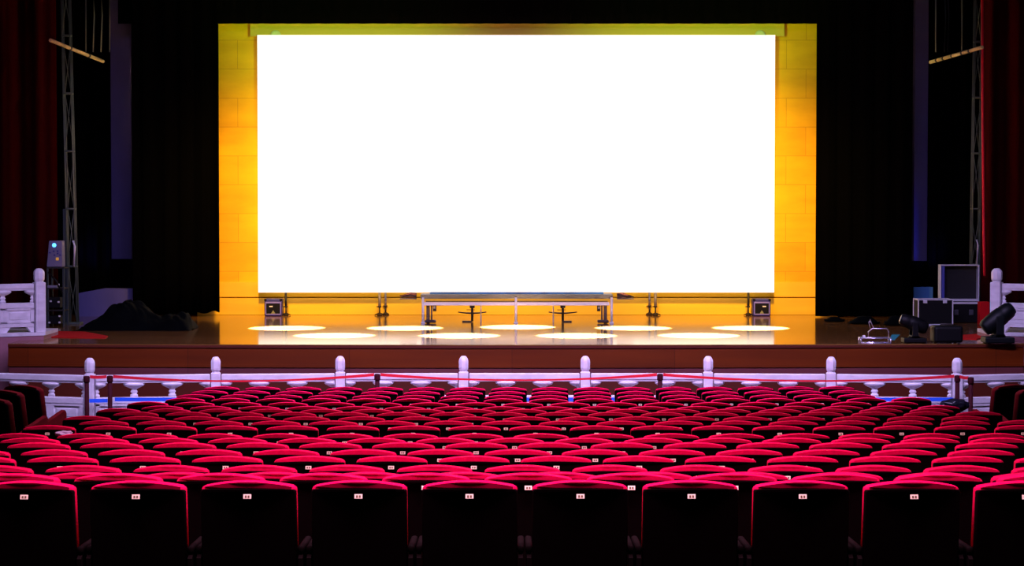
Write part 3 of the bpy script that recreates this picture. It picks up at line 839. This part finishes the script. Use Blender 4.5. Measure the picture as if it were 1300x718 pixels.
low = [bm.verts.new((v.co.x, v.co.y, SZ)) for v in ([grid[0][0], grid[nx][0], grid[nx][ny], grid[0][ny]])]
bm.faces.new(low)
tag(obj('cloth_heap', bm, 'blackcloth'), 'rumpled heap of black cloth on the stage floor at the left', 'cloth')
# red carpet runner
bm = NB(); q = [atz(58, 420.5), atz(108, 421.5), atz(137, 427), atz(134, 429), atz(100, 428.8), atz(57, 428)]
prism(bm, [(p.x, p.y) for p in q], SZ + .001, SZ + .012)
tag(obj('red_carpet', bm, 'redcarpet'), 'piece of red carpet on the stage floor beside the left railing', 'carpet')
bm = NB(); q = [atz(1216, 426), atz(1246, 424), atz(1256, 427), atz(1240, 431), atz(1214, 430)]
prism(bm, [(p.x, p.y) for p in reversed(q)], SZ + .001, SZ + .012)
tag(obj('red_carpet', bm, 'redcarpet'), 'piece of red carpet on the stage floor beside the right spotlight', 'carpet')

# ------------------------------------------------------------------ right wing: flight cases, lamps
def edge_frame(bm, w, h, y, r):
    for (cx, cz, sx, sz_) in ((0, h - r / 2, w, r), (0, r / 2, w, r), (-w / 2 + r / 2, h / 2, r, h - 2 * r), (w / 2 - r / 2, h / 2, r, h - 2 * r)):
        box(bm, (cx, y, cz), (sx, .02, sz_), .003)
P = atz(1187.5, 412.5); s = P.y / F
t = thing('flight_case', 'closed black flight case with aluminium edges, in front of the open one', 'case', P, group='flight cases')
W, Hh = 45 * s, 33 * s
bm = NB(); box(bm, (0, .22, Hh / 2), (W - .02, .42, Hh - .02), .006); obj('body', bm, 'blackplastic', t)
bm = NB(); edge_frame(bm, W, Hh, 0, .019); edge_frame(bm, W, Hh, .44, .019)
for (x_, z_) in ((-W / 2 + .012, Hh - .012), (W / 2 - .012, Hh - .012), (-W / 2 + .012, .012), (W / 2 - .012, .012)): box(bm, (x_, .22, z_), (.022, .42, .022), .003)
obj('edge_trim', bm, 'alu', t)
bm = NB()
for x_ in (-.18, .16): box(bm, (x_, -.012, Hh - .04), (.07, .02, .06), .006)
obj('latch', bm, 'alu', t)
# open case behind
P = Vector((at(1220, 400, 38.0).x, 38.0, SZ)); s = P.y / F
t = thing('flight_case', 'large open black flight case with raised aluminium-framed lid', 'case', P, group='flight cases')
W = 50 * s; z1 = at(1220, 383, 38.0).z - SZ; z2 = at(1220, 336, 38.0).z - SZ
bm = NB(); box(bm, (0, .27, z1 / 2), (W, .52, z1 - .005), .008); obj('body', bm, 'blackplastic', t)
bm = NB(); box(bm, (0, -.002, z1 - .02), (W, .02, .035), .004); obj('rim', bm, 'alu', t)
bm = NB()
for x_ in (-.08, .18): box(bm, (x_, -.005, z1 * .5), (.08, .02, .1), .012)
obj('butterfly_latch', bm, mat('dull_dark_latch', (.08, .08, .1), .5, metal=.4), t)
bm = NB(); box(bm, (0, .30, (z1 + z2) / 2 + .01), (W - .04, .04, z2 - z1 - .03), .004); lid = obj('lid', bm, mat('charcoal_lid_lining', (.004, .0045, .005), .8), t)
bm = NB()
h_ = z2 - z1
for (cx, cz, sx, sz_) in ((0, z2 - .01, W, .02), (-W / 2 + .01, z1 + h_ / 2, .018, h_ - .02), (W / 2 - .01, z1 + h_ / 2, .018, h_ - .02), (0, z1 + .025, W, .04)):
    box(bm, (cx, .22, cz), (sx, .2, sz_), .004)
obj('lid_frame', bm, 'alu', t)
bm = NB(); box(bm, (-W / 2 + .055, .20, z1 + h_ / 2), (.05, .15, h_ - .06), .004); obj('blue_lining_edge', bm, mat('deep_blue_lining', (.05, .06, .35), .5), t)
# red box
P = Vector((at(1250, 400, 37.2).x, 37.2, SZ))
bm = NB(); z1 = at(1250, 383, 37.2).z - SZ
box(bm, (0, .1, z1 / 2), (12 * 37.2 / F, .2, z1), .006); o = obj('red_box', bm, 'redcarpet'); o.location = P
tag(o, 'upright red box between the flight cases and the right railing', 'box')

def moving_head(px, yf, label, tilt, sc=1.0, body='blackplastic', turn=0):
    P = atz(px, yf); P.y += .18; t = thing('moving_head_light', label, 'stage light', P, turn, group='moving head stage lights')
    t.scale = (sc, sc, sc)
    bm = NB(); box(bm, (0, 0, .055), (.44, .36, .09), .02, seg=3)
    for x_ in (-.16, .16):
        for y_ in (-.12, .12): box(bm, (x_, y_, .006), (.05, .05, .012), .003)
    obj('base', bm, body, t)
    bm = NB(); lathe(bm, [(0, .10), (.12, .10), (.11, .125), (0, .126)], seg=20)
    for y_ in (-.165, .165):
        box(bm, (0, y_, .27), (.12, .035, .28), .015, seg=3)
    box(bm, (0, 0, .135), (.14, .34, .03), .01)
    obj('yoke', bm, body, t, False)
    bm = NB()
    lathe(bm, [(0, -.27), (.10, -.265), (.125, -.22), (.135, -.10), (.14, .0), (.135, .08), (.125, .1), (.13, .12), (.12, .22), (.10, .25), (.095, .27), (0, .27)], seg=24)
    bmesh.ops.rotate(bm, cent=(0, 0, 0), matrix=eul(0, tilt, 0), verts=bm.verts)
    bmesh.ops.translate(bm, vec=(0, 0, .37), verts=bm.verts); obj('head', bm, body, t, False)
    bm = NB()
    lathe(bm, [(0, .272), (.085, .272), (.07, .282), (0, .287)], seg=20)
    bmesh.ops.rotate(bm, cent=(0, 0, 0), matrix=eul(0, tilt, 0), verts=bm.verts)
    bmesh.ops.translate(bm, vec=(0, 0, .37), verts=bm.verts); obj('lens', bm, mat('dark_glass_lens', (.02, .03, .05), .08), t, False)
    return t
M['blacktop'] = mat('black_green_housing', (.002, .004, .0045), .5, spec=.25)
moving_head(1270, 436.5, 'black moving head stage light tilted up beside the right railing', math.radians(52), 1.0, 'blacktop')
moving_head(1163, 436, 'black moving head stage light lying low left of the black amplifier', math.radians(-70), .78, 'blackplastic')
# black amplifier block
P = atz(1205, 436.5); s = P.y / F
t = thing('black_amplifier', 'low black rounded amplifier in front of the flight cases', 'amplifier', P)
bm = NB(); box(bm, (0, .2, .14), (37 * s, .36, .25), .04, seg=3); obj('cabinet', bm, 'blackplastic', t)
bm = NB(); tube(bm, [(-.1, .2, .26), (-.08, .2, .285), (.08, .2, .285), (.1, .2, .26)], .012, 8); obj('handle', bm, 'darkmetal', t)
bm = NB()
for x_ in (-.15, .15):
    for y_ in (.06, .33): box(bm, (x_, y_, .01), (.04, .04, .02), .003)
obj('foot', bm, 'darkmetal', t)
# chrome frame
P = atz(1112, 436.5); s = P.y / F
t = thing('chrome_frame', 'small chrome tube frame with a hook at the stage edge right of centre', 'metal frame', P)
bm = NB()
w = 38 * s / 2
for z_ in (.012, .085):
    tube(bm, [(-w, 0, z_), (w, 0, z_)], .010, 8); tube(bm, [(-w, .2, z_), (w, .2, z_)], .010, 8)
for x_ in (-w, w):
    tube(bm, [(x_, 0, .085), (x_, .2, .085)], .010, 8)
    for y_ in (0, .2): tube(bm, [(x_, y_, .0), (x_, y_, .09)], .010, 8)
obj('lower_frame', bm, 'chrome', t)
bm = NB(); tube(bm, [(-.08, .2, .085), (-.08, .2, .17), (-.02, .2, .22), (w - .03, .2, .22), (w, .2, .18), (w, .2, .085)], .009, 8); obj('upper_loop', bm, 'chrome', t)
bm = NB(); tube(bm, [(-.05, .2, .22), (-.075, .2, .31), (-.055, .2, .36), (-.04, .2, .31), (.0, .2, .22)], .006, 6); obj('hook', bm, 'chrome', t)
bm = NB(); lathe(bm, [(0, 0), (.022, 0), (.02, .03), (0, .031)], (-w + .06, .1, .095), 12); obj('knob', bm, 'badge', t)
bm = NB(); q = [atz(1129, 431), atz(1136, 431.5), atz(1143, 424.5), atz(1132, 424.5)]
prism(bm, [(p.x, p.y) for p in q], SZ + .001, SZ + .005); tag(obj('gel_sheet', bm, 'cyan'), 'small cyan gel sheet on the floor right of the chrome frame', 'gel sheet')
# low dark coils beyond
for k, (px, yf, w_, h_, lab) in enumerate(((1062, 409, 26, 8, 'low dark coil of cable beside the right edge of the golden wall'), (1100, 412, 40, 13, 'dark bundled cables on the stage floor beyond the chrome frame'), (1140, 414, 30, 16, 'dark heap of cable left of the closed flight case'))):
    P = atz(px, yf); s = P.y / F
    t = thing('cable_heap', lab, 'cable', P, group='dark cable heaps in the right wing')
    rnd = random.Random(k)
    bm = NB()
    for j in range(14):
        a0 = rnd.uniform(0, 6.28); rr = rnd.uniform(.45, 1.0) * w_ * s / 2; zz = h_ * s * .9 * (1 - rr / (w_ * s / 2) * .8) * rnd.uniform(.4, 1)
        pp = [(rr * math.cos(a0 + q * .5), .25 + rr * .6 * math.sin(a0 + q * .5), .014 + zz * (.6 + .4 * math.sin(q + j))) for q in range(12)]
        tube(bm, pp, .014, 6)
    lathe(bm, [(0, 0), (w_ * s * .42, 0), (w_ * s * .40, h_ * s * .3), (w_ * s * .22, h_ * s * .75), (0, h_ * s * .8)], (0, .25, 0), 18, .6)
    obj('cable_coil', bm, 'blackcloth', t)
# crumpled paper on a left seat
bm = NB(); bmesh.ops.create_icosphere(bm, subdivisions=3, radius=.05)
for v in bm.verts: v.co *= 1 + .5 * noise.noise(v.co * 30)
for v in bm.verts: v.co.x *= 1.6; v.co.z *= .55
o = obj('crumpled_paper', bm, 'paper'); o.location = at(83, 550.5, 18.9); tag(o, 'crumpled lilac paper lying between two seats at the far left', 'paper')

# ------------------------------------------------------------------ lights
def aim(o, tgt):
    d = Vector(tgt) - o.location; o.rotation_euler = d.to_track_quat('-Z', 'Y').to_euler()
def spot(name, loc, tgt, power, col, ang, blend=.3, size=.05):
    l = bpy.data.lights.new(name, 'SPOT'); l.energy = power; l.color = col; l.spot_size = math.radians(ang); l.spot_blend = blend; l.shadow_soft_size = size
    o = bpy.data.objects.new(name, l); C.objects.link(o); o.location = loc; aim(o, tgt); return o
def area(name, loc, tgt, power, col, sx, sy, spread=180):
    l = bpy.data.lights.new(name, 'AREA'); l.shape = 'RECTANGLE'; l.size = sx; l.size_y = sy; l.energy = power; l.color = col; l.spread = math.radians(spread)
    o = bpy.data.objects.new(name, l); C.objects.link(o); o.location = loc; aim(o, tgt); return o
# pools of light on the stage floor
for px, py in ((364, 416.3), (514, 416.3), (657, 415), (804, 416.3), (953, 416.3), (424, 425.8), (583, 426), (732, 426), (887, 425.8)):
    P = atz(px, py); L = Vector((P.x, P.y - 3.4, SZ + 6.6))
    spot('pool_spot', L, P, 290000, (.97, .95, 1), 10.2, .22, .02)
# amber wash on the golden wall
for i, x in enumerate((-4.6, -1.6, 1.6, 4.6)):
    spot('amber_wash', (x * .9, 34.2, SZ + 5.25), (x * 1.02, YW, SZ + 1.4), 2000, (1, .53, .006), 50, .8, .2)
for x in (-4.9, 4.9):
    spot('amber_wash', (x * .85, 35.0, SZ + 5.2), (x * 1.0, YW, SZ + 1.3), 1100, (1, .53, .008), 38, .8, .2)
# green-yellow top wash
for x in (-3.5, 3.5):
    spot('green_wash', (x, 36.0, SZ + 4.95), (x, YW, SZ + 6.0), 500, (.5, 1, .03), 75, .8, .2)
# violet house light on balustrade and seats
area('violet_house', (0, 24.5, 8.0), (0, 30, .6), 950, (.60, .47, 1), 12, 1.2, 110)
area('rose_house', (0, 9.6, 6.8), (0, 11.6, 1.4), 430, (1, .5, .8), 6, 1.2, 110)
area('rose_house', (0, 17.5, 7.6), (0, 17.0, 1.0), 360, (1, .5, .75), 6, 1.5, 110)
area('rose_house', (0, 26.0, 8.2), (0, 25.0, .8), 150, (1, .5, .75), 6, 1.5, 100)
# cool wing lights
spot('blue_wing', (-8.2, 40.6, SZ + 1.0), at(154, 300, 41.8), 45, (.13, .13, 1), 75, .8, .1)
spot('blue_wing', (8.0, 40.6, SZ + 1.0), at(1168, 300, 41.8), 30, (.06, .09, 1), 75, .8, .1)
spot('violet_wing', (-6.0, 33.5, 5.8), (-8.8, 40.0, SZ + .0), 110, (.5, .42, 1), 17, .8, .1)
spot('violet_wing', (6.6, 33.5, 6.4), (8.2, 37.5, SZ + .3), 150, (.5, .45, 1), 24, .8, .1)

# ------------------------------------------------------------------ world, camera, view
w = bpy.data.worlds.new('World'); bpy.context.scene.world = w; w.use_nodes = True
w.node_tree.nodes['Background'].inputs[0].default_value = (.3, .25, .5, 1)
w.node_tree.nodes['Background'].inputs[1].default_value = .002
cam = bpy.data.cameras.new('camera'); co = bpy.data.objects.new('camera', cam); C.objects.link(co)
co.location = (0, 0, HC); co.rotation_euler = (PI / 2 - TH, 0, 0)
cam.lens = F / 1300 * 36; cam.sensor_width = 36; cam.clip_end = 200
sc = bpy.context.scene; sc.camera = co
sc.view_settings.view_transform = 'Standard'; sc.view_settings.look = 'None'; sc.view_settings.exposure = 0; sc.view_settings.gamma = 1
sc.view_settings.use_curve_mapping = False
